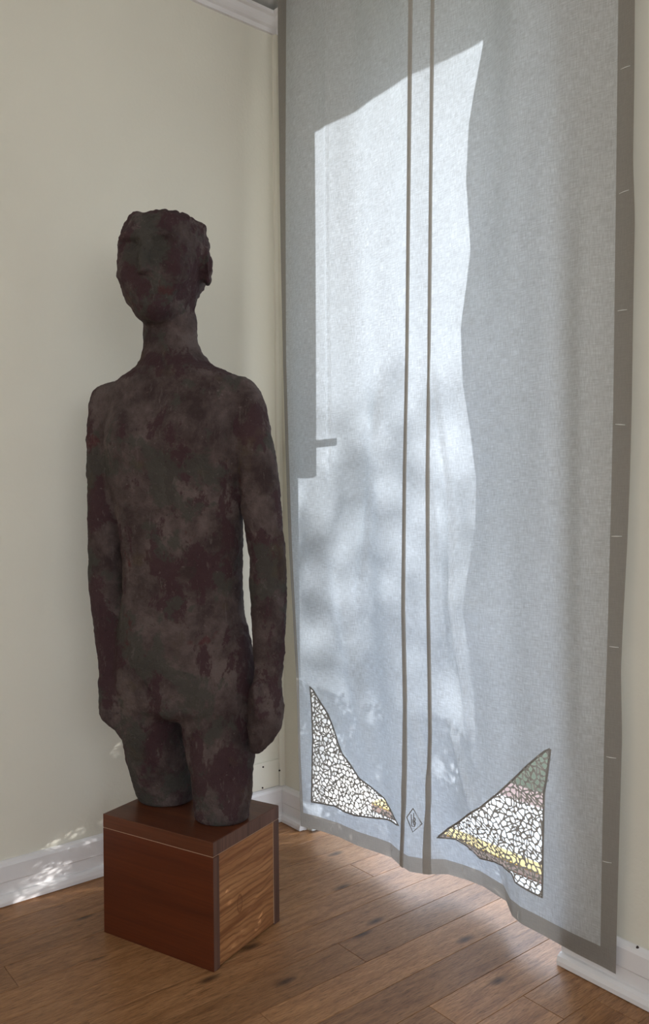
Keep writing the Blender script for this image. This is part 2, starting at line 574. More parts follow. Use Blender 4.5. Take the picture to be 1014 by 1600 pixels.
def solve_line(line, z):
    """X on the cloth at heights z whose position falls on a seam line"""
    X = np.full_like(z, 0.6)
    for _ in range(40):
        P = np.stack([X, D(X, z), z], -1)
        px, py = proj(P)
        P2 = np.stack([X + 1e-3, D(X + 1e-3, z), z], -1)
        px2, _q = proj(P2)
        g = (px2 - px) / 1e-3
        g = np.where(np.abs(g) < 150, 150, g)
        X = X + np.clip((np.interp(py, line[0], line[1]) - px) / g, -0.1, 0.1) * 0.7
        X = np.clip(X, -0.0, 1.6)
    return X


NZ = 520
BAND = 0.046
zr = np.concatenate([np.linspace(Z_HEM, Z_HEM + BAND, 9)[:-1], np.linspace(Z_HEM + BAND, Z_TOP, NZ)])
NR = len(zr)
ctrl = [solve_line(l, zr) for l in (L_edge, L_band, T_a, T_b, R_band, R_edge)]
ctrl[0] = np.maximum(ctrl[0], 0.055)
ctrl[1] = np.maximum(ctrl[1], ctrl[0] + 0.012)
# smooth the control lines along z
for k in range(6):
    c = ctrl[k]
    ker = np.ones(9) / 9
    ctrl[k] = np.convolve(np.pad(c, 4, mode='edge'), ker, mode='valid')
segs = [5, 88, 16, 92, 8]
cols_ = []
band_of = []
for s, n in enumerate(segs):
    for j in range(n):
        cols_.append(ctrl[s] + (ctrl[s + 1] - ctrl[s]) * j / n)
        band_of.append(s)
cols_.append(ctrl[5])
GX = np.stack(cols_, 0)              # ncol x nrow
NC = GX.shape[0]
GZ = np.repeat(zr[None, :], NC, 0)

# lace triangles, as outlines on the cloth


def on_cloth(px, py):
    y = -0.06
    for _ in range(30):
        P = hit(px, py, 1, y)
        y = 0.5 * y + 0.5 * float(D(P[0], P[2]))
    return np.array([P[0], P[2]])


tri_px = [
    [(484.5, 1073), (490, 1079), (500, 1096), (512, 1115), (522, 1140), (528, 1160), (535, 1178), (548, 1195), (562, 1217), (580, 1230),
     (600, 1247), (612, 1268), (623, 1290), (612, 1283), (585, 1278), (555, 1274), (540, 1269), (522, 1259), (505, 1256), (487, 1253),
     (488, 1200), (489, 1150), (487, 1100)],
    [(860, 1170), (851, 1174), (820, 1200), (780, 1238), (750, 1262), (720, 1282), (700, 1295), (683, 1309), (692, 1309), (712, 1311),
     (730, 1322), (750, 1341), (785, 1352), (800, 1365), (805, 1378), (825, 1391), (847, 1402), (848, 1370), (849, 1300), (850, 1240), (855, 1210)],
]
TRI = [np.array([on_cloth(*p) for p in t]) for t in tri_px]


def inside(P, X, Z):
    n = len(P)
    r = np.zeros(X.shape, bool)
    j = n - 1
    for i in range(n):
        xi, zi, xj, zj = P[i][0], P[i][1], P[j][0], P[j][1]
        c = ((zi > Z) != (zj > Z)) & (X < (xj - xi) * (Z - zi) / (zj - zi + 1e-12) + xi)
        r ^= c
        j = i
    return r


def nearest(P, X, Z):
    best = np.full(X.shape, 1e9); bx = X.copy(); bz = Z.copy()
    n = len(P)
    for i in range(n):
        a, b = P[i], P[(i + 1) % n]
        d = b - a
        t = np.clip(((X - a[0]) * d[0] + (Z - a[1]) * d[1]) / (d @ d + 1e-12), 0, 1)
        qx, qz = a[0] + t * d[0], a[1] + t * d[1]
        ds = np.hypot(X - qx, Z - qz)
        m = ds < best
        best = np.where(m, ds, best); bx = np.where(m, qx, bx); bz = np.where(m, qz, bz)
    return best, bx, bz


hole = np.zeros(GX.shape, bool)
for P in TRI:
    ins = inside(P, GX, GZ)
    dist, bx, bz = nearest(P, GX, GZ)
    near = dist < 0.0034
    GX = np.where(near, bx, GX); GZ = np.where(near, bz, GZ)
    hole |= ins & ~near


def linen(name, trans, diff, weave=True, tmix=0.62, rough=0.9):
    m = NT(name)
    t = m.t
    t.nodes.remove(m.b)
    cv = m.coords((420, 1, 45))
    ch = m.coords((40, 1, 420))
    a = m.noise(cv, 1.0, 2, 0.6)
    b = m.noise(ch, 1.0, 2, 0.6)
    blot = m.noise(m.coords(), 16, 4, 0.6)
    ra = m.ramp(a, [(0.28, 0.66), (0.68, 1.0)])
    rb = m.ramp(b, [(0.28, 0.68), (0.68, 1.0)])
    rc = m.ramp(blot, [(0.3, 0.92), (0.7, 1.0)])
    w = m.mix(1.0, m.mix(1.0, ra, rb, 'MULTIPLY'), rc, 'MULTIPLY')
    if not weave: w = m.mix(0.6, w, (1, 1, 1))
    df = m.n('ShaderNodeBsdfDiffuse')
    tr = m.n('ShaderNodeBsdfTranslucent')
    m.l(m.mix(0.5, diff, m.mix(1.0, diff, w, 'MULTIPLY')), df.inputs['Color'])
    m.l(m.mix(1.0, trans, w, 'MULTIPLY'), tr.inputs['Color'])
    bp = m.n('ShaderNodeBump')
    bp.inputs['Strength'].default_value = 0.25
    bp.inputs['Distance'].default_value = 0.002
    m.l(m.mix(0.5, a, b), bp.inputs['Height'])
    m.l(bp.outputs[0], df.inputs['Normal'])
    mx = m.n('ShaderNodeMixShader')
    mx.inputs[0].default_value = tmix
    m.l(df.outputs[0], mx.inputs[1]); m.l(tr.outputs[0], mx.inputs[2])
    m.l(mx.outputs[0], m.out.inputs['Surface'])
    return m.m


M_linen = linen('white_linen', (0.535, 0.60, 0.675), (0.88, 0.87, 0.83), tmix=0.50)
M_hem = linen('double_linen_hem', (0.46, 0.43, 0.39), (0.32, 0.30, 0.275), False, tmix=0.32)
M_tuck = linen('folded_linen_tuck', (0.36, 0.33, 0.29), (0.52, 0.49, 0.44), False, tmix=0.25)
M_thread = linen('lace_thread', (0.35, 0.34, 0.32), (0.60, 0.59, 0.56), False, tmix=0.25)
M_cord = paint('grey_cord_outline', (0.30, 0.29, 0.27), 0.9)
M_pin = paint('pale_pin', (0.80, 0.80, 0.78), 0.3)

curtain = empty('curtain', (0.7, -0.07, 0.0))
tag(curtain, 'white linen curtain with two lace corner inserts hanging over the door', 'curtain')
CO = np.array([0.7, -0.07, 0.0])
GY = D(GX, GZ)
# the panel's lower edge is kept on the hem line
verts = np.stack([GX, GY, GZ], -1).reshape(-1, 3) - CO
idx = lambda i, j: i * NR + j
parts = {'panel': [], 'hem_band': [], 'side_band_left': [], 'side_band_right': []}
nb = 8
for i in range(NC - 1):
    s = band_of[i]
    for j in range(NR - 1):
        if hole[i, j] or hole[i + 1, j] or hole[i, j + 1] or hole[i + 1, j + 1]: continue
        f = (idx(i, j), idx(i + 1, j), idx(i + 1, j + 1), idx(i, j + 1))
        if s == 4:
            # mitred corner
            k = i - (NC - 1 - segs[4])
            key = 'side_band_right' if j >= (8 - k) else 'hem_band'
        elif s == 0:
            key = 'side_band_left'
        elif j < nb:
            key = 'hem_band'
        else:
            key = 'panel'
        parts[key].append(f)


def sub(name, faces, mat, off=(0, 0, 0)):
    fa = np.array(faces)
    u, inv = np.unique(fa, return_inverse=True)
    return mesh_obj(name, verts[u] + np.array(off), inv.reshape(fa.shape), mat, curtain, smooth=True)


sub('panel', parts['panel'], M_linen)
sub('hem_band', parts['hem_band'], M_hem)
sub('side_band', parts['side_band_left'], M_hem)
sub('side_band', parts['side_band_right'], M_hem)


def strip_on_cloth(name, X, Z, width, mat, off=-0.003, thick=0.0012):
    """narrow folded strip lying on the cloth; X, Z arrays of the centre line"""
    vs, fs = [], []
    n = len(X)
    tx, tz = np.gradient(X), np.gradient(Z)
    L = np.hypot(tx, tz); nx, nz = tz / L, -tx / L
    w = np.broadcast_to(width, X.shape) / 2
    for k, (sx, oy_) in enumerate(((-1, 0), (-0.7, off), (0.7, off), (1, 0))):
        xx, zz = X + nx * w * sx, Z + nz * w * sx
        yy = D(xx, zz) + oy_
        vs.append(np.stack([xx, yy, zz], -1) - CO)
    V = np.concatenate(vs)
    for k in range(3):
        for j in range(n - 1):
            fs.append((k * n + j, k * n + j + 1, (k + 1) * n + j + 1, (k + 1) * n + j))
    return mesh_obj(name, V, fs, mat, curtain, smooth=False)


zt = zr[::3]
strip_on_cloth('tuck', ctrl[2][::3], zt, 0.0135 + 0.004 * np.exp(-zt / .7), M_tuck)
strip_on_cloth('tuck', ctrl[3][::3], zt, 0.0100 + 0.008 * np.exp(-zt / .6), M_tuck)

# seam cords around the lace and the lace nets
for ti, P in enumerate(TRI):
    Q = []
    n = len(P)
    for i in range(n):
        a, b = P[i], P[(i + 1) % n]
        m_ = max(2, int(np.linalg.norm(b - a) / 0.008))
        for k in range(m_): Q.append(a + (b - a) * k / m_)
    Q.append(P[0])
    Q = np.array(Q)
    strip_on_cloth('seam_cord', Q[:, 0], Q[:, 1], 0.0052, M_cord, off=-0.002)
    # net: jittered honeycomb
    a_ = 0.0098
    x0, z0 = P.min(0) - 0.03; x1, z1 = P.max(0) + 0.03
    nodes, edges = {}, set()
    dx, dz = a_ * math.sqrt(3), a_ * 1.5
    r_ = int((z1 - z0) / dz) + 2
    c_ = int((x1 - x0) / dx) + 2

    def node(q):
        k = (round(q[0] / 0.002), round(q[1] / 0.002))
        for ddx in (-1, 0, 1):
            for ddz in (-1, 0, 1):
                if (k[0] + ddx, k[1] + ddz) in nodes: return (k[0] + ddx, k[1] + ddz)
        nodes[k] = q
        return k
    for rr in range(r_):
        for cc in range(c_):
            cx = x0 + cc * dx + (dx / 2 if rr % 2 else 0)
            cz = z0 + rr * dz
            hx = [node((cx + a_ * math.cos(math.radians(60 * k + 30)), cz + a_ * math.sin(math.radians(60 * k + 30)))) for k in range(6)]
            for k in range(6): edges.add(tuple(sorted((hx[k], hx[(k + 1) % 6]))))
            if rng.random() < 0.45:
                k = int(rng.integers(0, 3)); edges.add(tuple(sorted((hx[k], hx[k + 3]))))
    keys = list(nodes.keys())
    pos = np.array([nodes[k] for k in keys]) + rng.normal(0, a_ * 0.24, (len(keys), 2))
    ki = {k: i for i, k in enumerate(keys)}
    ins = inside(P, pos[:, 0], pos[:, 1])
    _d, bx, bz = nearest(P, pos[:, 0].copy(), pos[:, 1].copy())
    V, Fc = [], []
    for (p, q) in edges:
        i, j = ki[p], ki[q]
        if not (ins[i] or ins[j]): continue
        A = pos[i] if ins[i] else np.array([bx[i], bz[i]])
        B = pos[j] if ins[j] else np.array([bx[j], bz[j]])
        d = B - A; L = np.linalg.norm(d)
        if L < 1e-4: continue
        nrm = np.array([-d[1], d[0]]) / L
        wA, wB, wm = [float(rng.uniform(0.0013, 0.0034)) for _ in range(3)]
        pts = [A + nrm * wA, (A + B) / 2 + nrm * wm * 0.8, B + nrm * wB, B - nrm * wB, (A + B) / 2 - nrm * wm * 0.8, A - nrm * wA]
        base = len(V)
        dy = -0.0006 - 0.001 * rng.random()
        for p_ in pts:
            V.append([p_[0], float(D(p_[0], p_[1])) + dy, p_[1]])
        Fc += [(base, base + 1, base + 4, base + 5), (base + 1, base + 2, base + 3, base + 4)]
    # small filled knots of thread
    cand = np.where(ins)[0]
    for i in cand:
        if rng.random() < 0.6:
            k = int(rng.integers(3, 6)); r0 = rng.uniform(0.0025, 0.0058); ph = rng.random() * 6
            base = len(V)
            for t in range(k):
                p_ = pos[i] + r0 * np.array([math.cos(ph + t * 2 * math.pi / k), math.sin(ph + t * 2 * math.pi / k)])
                V.append([p_[0], float(D(p_[0], p_[1])) - 0.0022, p_[1]])
            Fc.append(tuple(range(base, base + k)))
    o = mesh_obj('lace_net', np.array(V) - CO, Fc, M_thread, curtain)
    o['kind'] = 'stuff'

# embroidered diamond with the two-letter monogram


def stroke(px_pts, width, name, mat, parent=None):
    Q = np.array([on_cloth(*p) for p in px_pts])
    return strip_on_cloth(name, Q[:, 0], Q[:, 1], width, mat, off=-0.0012)


mono = [[(645.5, 1263), (659.5, 1287), (645, 1300), (635.5, 1277), (645.5, 1263)],
        [(642.5, 1272), (643, 1281), (643.5, 1291)], [(643.5, 1291), (648, 1291.5), (649, 1286)],
        [(646.5, 1270), (646.5, 1280), (646.8, 1289)], [(646.5, 1277), (649, 1279), (649, 1282), (646.8, 1283)],
        [(646.8, 1283), (649.5, 1285), (649, 1288.5), (646.8, 1289)], [(642.8, 1281), (646.5, 1282)], [(642.8, 1284), (649, 1284.5)]]
Vall, Fall = [], []
for k, st in enumerate(mono):
    o = stroke(st, 0.0028 if k == 0 else 0.0022, 'monogram', M_cord)
    b0 = len(Vall)
    Vall += [tuple(v.co) for v in o.data.vertices]
    Fall += [tuple(b0 + i for i in p.vertices) for p in o.data.polygons]
    bpy.data.objects.remove(o)
mesh_obj('monogram', Vall, Fall, M_cord, curtain)


def pin(p, q, w=0.0020):
    P, Q = on_cloth(*p), on_cloth(*q)
    n = 6
    vs, fs = [], []
    for k in range(n + 1):
        t = k / n
        c = P + (Q - P) * t
        y = float(D(c[0], c[1])) - 0.0012 - 0.002 * math.sin(math.pi * t)
        r_ = w / 2 * (0.5 + 0.5 * math.sin(math.pi * min(max(t, .1), .9)))
        ax = np.array([Q[0] - P[0], Q[1] - P[1]]); ax /= np.linalg.norm(ax)
        nn = np.array([-ax[1], ax[0]])
        for a in range(6):
            ca, sa = math.cos(a * math.pi / 3), math.sin(a * math.pi / 3)
            vs.append(np.array([c[0] + nn[0] * r_ * ca, y + r_ * sa, c[1] + nn[1] * r_ * ca]) - CO)
    for k in range(n):
        for a in range(6):
            fs.append((k * 6 + a, k * 6 + (a + 1) % 6, (k + 1) * 6 + (a + 1) % 6, (k + 1) * 6 + a))
    mesh_obj('bar_stitch', vs, fs, M_pin, curtain, smooth=True)


for p, q in (((970, 109), (985, 103)), ((968, 303), (983, 297)), ((965.5, 486), (980, 484)), ((962, 663), (977, 664)), ((956, 838), (972, 838)),
             ((952.5, 1010), (967, 1011.5)), ((948, 1182), (963, 1184.5)), ((942, 1345), (956, 1348)),
             ((518, 1291), (518, 1300)), ((613.5, 1321), (613, 1329)), ((724, 1353), (723.5, 1362)), ((810, 1423), (810, 1437))):
    pin(p, q)

# ------------------------------------------------------------------ wooden box plinth
BA = 0.357
BW, BD, BH, LID = 0.3596, 0.2734, 0.3064, 0.0348
plinth = empty('wooden_box', (0.666, -0.678, 0), BA)
tag(plinth, 'reddish brown wooden box on the floor under the statue', 'box')


def wood(name, dark, mid, light, along, scale=1.0, rough=0.45, rings=False, contrast=1.0):
    m = NT(name, rough, 0.4)
    s = {'x': (1.3, 22, 22), 'y': (22, 1.3, 22), 'z': (22, 22, 1.3)}[along]
    v = m.coords(tuple(q * scale for q in s))
    a = m.noise(v, 1.0, 4, 0.6, 1.0)
    s2 = {'x': (3, 160, 160), 'y': (160, 3, 160), 'z': (160, 160, 3)}[along]
    b = m.noise(m.coords(s2), 1.0, 3, 0.6, 0.2)
    base = m.ramp(a, [(0.25, dark), (0.5, mid), (0.78, light)])
    if rings:
        w = m.n('ShaderNodeTexWave', wave_type='BANDS', bands_direction='Z')
        m.set(w, Scale=4.5, Distortion=9.0, Detail=3.0, Detail_Scale=1.2)
        m.l(m.coords((1, 1.6, 5)), w.inputs['Vector'])
        base = m.mix(m.ramp(w.outputs['Fac'], [(0.45, 0.0), (0.9, 0.42), (1.0, 0.6)]), base, dark)
        # one knot with its ring
        kn = m.n('ShaderNodeMapping')
        kn.inputs['Location'].default_value = (0, -0.105 / 0.012, -0.118 / 0.026)
        kn.inputs['Scale'].default_value = (0.0, 1 / 0.012, 1 / 0.026)
        kn.inputs['Rotation'].default_value = (0.0, 0, 0)
        c_ = m.n('ShaderNodeTexCoord')
        m.l(c_.outputs['Object'], kn.inputs[0])
        ln = m.n('ShaderNodeVectorMath', operation='LENGTH')
        m.l(kn.outputs[0], ln.inputs[0])
        base = m.mix(m.ramp(ln.outputs['Value'], [(0.0, 0.1), (0.6, 0.15), (0.8, 0.85), (1.0, 0.0)]), base, dark)
    c = m.mix(0.5 * contrast, base, m.ramp(b, [(0.3, 0.5), (0.6, 1.0)]), 'MULTIPLY')
    m.l(c, m.b.inputs['Base Color'])
    m.bump(b, 0.15, 0.002)
    return m.m


M_bfront = wood('red_brown_board', (0.070, 0.014, 0.004), (0.105, 0.022, 0.006), (0.135, 0.032, 0.009), 'x', 0.5, 0.38)
M_blid = wood('red_brown_lid', (0.08, 0.022, 0.009), (0.12, 0.036, 0.015), (0.155, 0.05, 0.022), 'x', 0.7, 0.36)
M_bside = wood('orange_pine_side', (0.20, 0.070, 0.024), (0.43, 0.20, 0.080), (0.54, 0.28, 0.125), 'y', 0.9, 0.5, True)
M_bend = wood('brown_end_grain', (0.075, 0.035, 0.025), (0.14, 0.072, 0.052), (0.19, 0.10, 0.072), 'z', 0.9, 0.55)
M_bgap = paint('pale_glue_line', (0.48, 0.33, 0.22), 0.6)

tk = 0.0225
g = 0.0012
box('lid', -BW, 0, 0, BD, BH - LID, BH, M_blid, plinth, 0.0015)
box('lid_edge_strip', -0.0004, 0.0006, 0.001, BD - 0.001, BH - LID + 0.0015, BH - 0.0015, M_bend, plinth)
box('front_board', -BW, 0, 0, tk, 0, BH - LID - g, M_bfront, plinth, 0.0012)
box('back_board', -BW, 0, BD - tk, BD, 0, BH - LID - g, M_bend, plinth, 0.0012)
box('side_board', -tk - 0.003, -0.0025, tk + g, BD - tk - g, 0.004, BH - LID - g, M_bside, plinth, 0.001)
box('side_board', -BW + 0.003, -BW + tk, tk + g, BD - tk - g, 0.004, BH - LID - g, M_bside, plinth, 0.001)
box('corner_strip', -0.004, 0.0006, 0.0006, tk - 0.0005, 0.002, BH - LID - g - 0.002, M_bend, plinth)
box('corner_strip', -0.004, 0.0006, BD - tk, BD - 0.001, 0.002, BH - LID - g - 0.002, M_bend, plinth)
bm = bmesh.new()
add_box(bm, -BW + 0.001, -0.001, 0.001, BD - 0.001, BH - LID - g, BH - LID)
add_box(bm, -0.004, -0.0012, tk, tk + g, 0.004, BH - LID - g)
add_box(bm, -0.004, -0.0012, BD - tk - g, BD - tk, 0.004, BH - LID - g)
bm_obj('glue_line', bm, M_bgap, plinth)
box('bottom_board', -BW + tk, -tk, tk, BD - tk, 0.006, 0.02, M_bend, plinth)

# ------------------------------------------------------------------ blank wall plate near the corner
plate = empty('wall_plate', (0.0, -0.06, 0.17))
tag(plate, 'cream painted cover plate with screws low on the wall behind the box', 'cover plate')


def wall_pt(px, py):
    return hit(px, py, 0, 0.0)


pa, pb = wall_pt(396, 1196), wall_pt(434, 1183)
y0p, y1p = pa[1] - 0.06, pb[1]
ztop = (pa[2] + pb[2]) / 2
box('cover', 0.0, 0.008, y0p + 0.06, y1p + 0.06, BB + 0.002 - 0.17, ztop - 0.17, M_wall, plate, 0.003, 3)
M_screw = paint('dark_screw', (0.035, 0.022, 0.018), 0.5)
for (a, b) in ((409, 1197.5), (408, 1230), (434.5, 1203)):
    q = wall_pt(a, b)
    bm = bmesh.new()
    bmesh.ops.create_cone(bm, cap_ends=True, segments=12, radius1=0.0034, radius2=0.0025, depth=0.003,
                          matrix=Matrix.Translation((0.009, q[1] + 0.06, q[2] - 0.17)) @ Matrix.Rotation(math.pi / 2, 4, 'Y'))
    bm_obj('screw', bm, M_screw, plate, smooth=False)
# small nail in the right baseboard
q = hit(996, 1480, 1, -0.016)
bm = bmesh.new()
bmesh.ops.create_cone(bm, cap_ends=True, segments=10, radius1=0.003, radius2=0.002, depth=0.004,
                      matrix=Matrix.Translation((q[0], -0.017, q[2])) @ Matrix.Rotation(math.pi / 2, 4, 'X'))
bm_obj('nail', bm, M_screw, bpy.data.objects['baseboard_right'])

# ------------------------------------------------------------------ the statue
exec_statue = True
P0 = np.array([0.44, -0.61])
Sd = CAM[:2] - P0
Cc = Sd / np.linalg.norm(Sd)                 # horizontal direction statue -> viewer side of the room
Ss = np.array([-Cc[1], Cc[0]])               # lateral


def up(px, py, w=0.0):
    """lateral and height of a silhouette point in the statue's own plane pushed w forward"""
    d = ray(px, py)
    t = (((P0 - CAM[:2]) @ Cc) + w) / (d[:2] @ Cc)
    Q = CAM + d * t
    return (Q[:2] - P0) @ Ss, Q[2]


H = 0.004
ax_x = np.arange(-0.34, 0.34, H)
ax_y = np.arange(-0.26, 0.26, H)
ZB = BH
ax_z = np.arange(ZB - 3 * H, 1.88, H)
F = np.full((len(ax_x), len(ax_y), len(ax_z)), 0.05, np.float32)


def sl(ax, a, b):
    i0 = max(0, int((a - ax[0]) / H)); i1 = min(len(ax), int((b - ax[0]) / H) + 2)
    return slice(i0, max(i1, i0 + 1))


def blend(lo, hi, fn, k=0.02, mode='add', pad=0.05):
    sx, sy, sz = (sl(a, l - pad, h_ + pad) for a, l, h_ in zip((ax_x, ax_y, ax_z), lo, hi))
    X = ax_x[sx][:, None, None]; Y = ax_y[sy][None, :, None]; Z = ax_z[sz][None, None, :]
    d = fn(X, Y, Z).astype(np.float32)
    A = F[sx, sy, sz]
    if mode == 'add':
        h_ = np.clip(0.5 + 0.5 * (A - d) / k, 0, 1)
        F[sx, sy, sz] = A * (1 - h_) + d * h_ - k * h_ * (1 - h_)
    else:
        d = -d
        h_ = np.clip(0.5 - 0.5 * (A - d) / k, 0, 1)
        F[sx, sy, sz] = A * (1 - h_) + d * h_ + k * h_ * (1 - h_)


def pchip(z, zk, vk):
    """smooth monotone-ish interpolation"""
    n = len(zk)
    h_ = np.diff(zk); dl = np.diff(vk) / h_
    m = np.zeros(n)
    m[0], m[-1] = dl[0], dl[-1]
    for i in range(1, n - 1):
        m[i] = 0 if dl[i - 1] * dl[i] <= 0 else 2 * dl[i - 1] * dl[i] / (dl[i - 1] + dl[i])
    zc = np.clip(z, zk[0], zk[-1])
    i = np.clip(np.searchsorted(zk, zc) - 1, 0, n - 2)
    t = (zc - zk[i]) / h_[i]
    return (vk[i] * (2 * t**3 - 3 * t**2 + 1) + m[i] * h_[i] * (t**3 - 2 * t**2 + t) +
            vk[i + 1] * (-2 * t**3 + 3 * t**2) + m[i + 1] * h_[i] * (t**3 - t**2))


def stack(rows, theta, k=0.02, cap=0.5, power=2.0):
    """rows: (py, xl, xr, b, w): silhouette left/right, half depth, centre pushed forward"""
    ct, st = math.cos(theta), math.sin(theta)
    T = []
    for (py, xl, xr, b, w) in rows:
        a1, z1 = up(xl, py, w); a2, z2 = up(xr, py, w)
        hw = (a2 - a1) / 2
        # turned ellipse: half width seen from the front
        a = math.sqrt(max(hw * hw - (st * b) ** 2, (0.35 * hw) ** 2)) / ct
        T.append(((z1 + z2) / 2, (a1 + a2) / 2, w, a, b))
    T.sort()
    T = np.array(T)
    zk = T[:, 0]

    def fn(X, Y, Z):
        c = [pchip(Z, zk, T[:, q]) for q in (1, 2, 3, 4)]
        dx, dy = X - c[0], Y - c[1]
        u = dx * ct + dy * st
        v = -dx * st + dy * ct
        a, b = np.maximum(c[2], 0.004), np.maximum(c[3], 0.004)
        r = (np.abs(u / a) ** power + np.abs(v / b) ** power) ** (1 / power)
        p = np.sqrt(u * u + v * v)
        d = np.where(r > 0.3, p * (1 - 1 / np.maximum(r, 0.3)), -np.minimum(a, b) * (1 - r))
        dzt = Z - zk[-1]; dzb = zk[0] - Z
        dz = np.maximum(dzt, dzb)
        out = np.where(dz > 0, np.sqrt(np.maximum(d, 0) ** 2 + dz ** 2) + np.minimum(d, 0) * 0, d)
        return np.maximum(out, np.where(dz > -0.5, dz, -1) * 1.0)
    lo = (T[:, 1].min() - T[:, 3].max() - .02, (T[:, 2] - T[:, 4]).min() - 0.14, zk[0])
    hi = (T[:, 1].max() + T[:, 3].max() + .02, (T[:, 2] + T[:, 4]).max() + 0.14, zk[-1])
    blend(lo, hi, fn, k)
    return T


def ell(c, r, theta, k=0.015, mode='add', tilt=0.0):
    ct, st = math.cos(theta), math.sin(theta)

    def fn(X, Y, Z):
        dx, dy, dz = X - c[0], Y - c[1], Z - c[2]
        u = dx * ct + dy * st; v = -dx * st + dy * ct
        if tilt:
            u, dz = u * math.cos(tilt) + dz * math.sin(tilt), -u * math.sin(tilt) + dz * math.cos(tilt)
        q = np.sqrt((u / r[0]) ** 2 + (v / r[1]) ** 2 + (dz / r[2]) ** 2)
        return (q - 1) * min(r)
    R_ = max(r)
    blend([c[i] - R_ for i in range(3)], [c[i] + R_ for i in range(3)], fn, k, mode)


def cap_(p, q, r0, r1, k=0.01, mode='add'):
    p, q = np.array(p), np.array(q)
    d = q - p; L2 = d @ d

    def fn(X, Y, Z):
        t = np.clip(((X - p[0]) * d[0] + (Y - p[1]) * d[1] + (Z - p[2]) * d[2]) / L2, 0, 1)
        return np.sqrt((X - p[0] - t * d[0]) ** 2 + (Y - p[1] - t * d[1]) ** 2 + (Z - p[2] - t * d[2]) ** 2) - (r0 + (r1 - r0) * t)
    R_ = max(r0, r1)
    blend(np.minimum(p, q) - R_, np.maximum(p, q) + R_, fn, k, mode)


TB, THD = math.radians(25), math.radians(18)


def loc(theta, cx, cy, u, v):
    """body-frame (u to its left, v forward) to statue frame"""
    return cx + u * math.cos(theta) - v * math.sin(theta), cy + u * math.sin(theta) + v * math.cos(theta)


# torso
TT = stack([(566, 234, 316, 0.060, -.005), (574, 216, 330, 0.066, -.004), (583, 196, 350, 0.076, 0), (596, 176, 376, 0.088, 0), (615, 166, 390, 0.098, 0),
            (640, 163, 392, 0.106, .004),
            (680, 164, 388, 0.112, .008), (740, 168, 380, 0.112, .008), (800, 182, 378.5, 0.104, .004), (860, 189, 376.5, 0.097, .002), (910, 191.5, 376, 0.095, 0),
            (950, 188.5, 379, 0.098, 0), (990, 182.5, 387, 0.103, 0), (1030, 179, 395, 0.108, -.002), (1070, 178, 400, 0.110, -.004),
            (1098, 184, 399, 0.100, -.004), (1116, 215, 372, 0.070, -.004)], TB, 0.02, power=2.3)
# legs
stack([(1070, 184, 290, 0.088, -.050), (1130, 187, 287, 0.084, -.060), (1180, 195, 298, 0.078, -.07), (1220, 206, 302, 0.070, -.077), (1250, 216, 302, 0.064, -.079),
       (1272, 220, 301, 0.062, -.079)], TB, 0.022)
stack([(1070, 284, 400, 0.090, .035), (1130, 284, 399, 0.088, .045), (1180, 291, 397, 0.080, .06), (1230, 299, 394, 0.070, .075), (1270, 303, 390, 0.065, .078),
       (1310, 305.5, 388, 0.064, .078)], TB, 0.022)
# neck
stack([(470, 226, 303, 0.060, -.034), (505, 223, 308, 0.060, -.034), (535, 223, 310, 0.060, -.030), (556, 221, 318, 0.064, -.020), (572, 212, 330, 0.066, -.014), (590, 196, 350, 0.06, -.015)], TB, 0.025)
# arms (seen-left, then seen-right)
stack([(599, 166, 188, 0.022, -.080), (607, 150, 192, 0.038, -.082), (621, 141, 196, 0.048, -.085), (640, 137, 198, 0.054, -.088), (700, 135, 195, 0.056, -.095), (760, 136, 194, 0.052, -.10), (820, 137, 195, 0.048, -.10),
       (880, 137, 195, 0.046, -.098), (940, 141, 193, 0.043, -.09), (1000, 149, 188, 0.038, -.08), (1040, 154, 184, 0.034, -.07), (1052, 155, 184, 0.034, -.068),
       (1075, 154.5, 188, 0.040, -.066), (1108, 155, 192, 0.042, -.064), (1128, 166, 194, 0.034, -.062), (1146, 185, 197, 0.014, -.06)], math.radians(10), 0.024)
stack([(588, 368, 384, 0.022, .07), (596, 362, 396, 0.036, .075), (610, 360, 407, 0.047, .08), (640, 360, 417, 0.055, .088), (700, 364, 428, 0.058, .096), (760, 374, 437, 0.055, .10), (820, 381, 442, 0.050, .104),
       (870, 389, 446.5, 0.047, .108), (920, 390.5, 448, 0.045, .112), (960, 391.5, 447, 0.043, .118), (1000, 394, 445.5, 0.040, .125), (1040, 397, 442, 0.037, .13),
       (1058, 396, 440.5, 0.037, .132), (1085, 389, 442, 0.043, .134), (1130, 387, 442.5, 0.044, .136), (1152, 388, 431, 0.036, .136), (1176, 392, 407, 0.016, .134)], math.radians(10), 0.010)
# chest, belly, hips
cx0, cy0 = 0.5 * (up(166, 680)[0] + up(386, 680)[0]), 0.006
zz = lambda py: up(280, py)[1]
for s in (-1, 1):
    x_, y_ = loc(TB, cx0, cy0, s * 0.078, 0.082)
    ell((x_, y_, zz(690)), (0.082, 0.042, 0.062), TB, 0.03)
    x_, y_ = loc(TB, 0.5 * (up(180, 1060)[0] + up(398, 1060)[0]), 0, s * 0.072, -0.075)
    ell((x_, y_, zz(1075)), (0.078, 0.07, 0.085), TB, 0.03)
    # collar bones
    a1 = loc(TB, up(268, 580)[0], 0, s * 0.02, 0.078); b1 = loc(TB, up(268, 580)[0], 0, s * 0.11, 0.060)
    cap_((a1[0], a1[1], zz(607)), (b1[0], b1[1], zz(598)), 0.010, 0.009, 0.02)
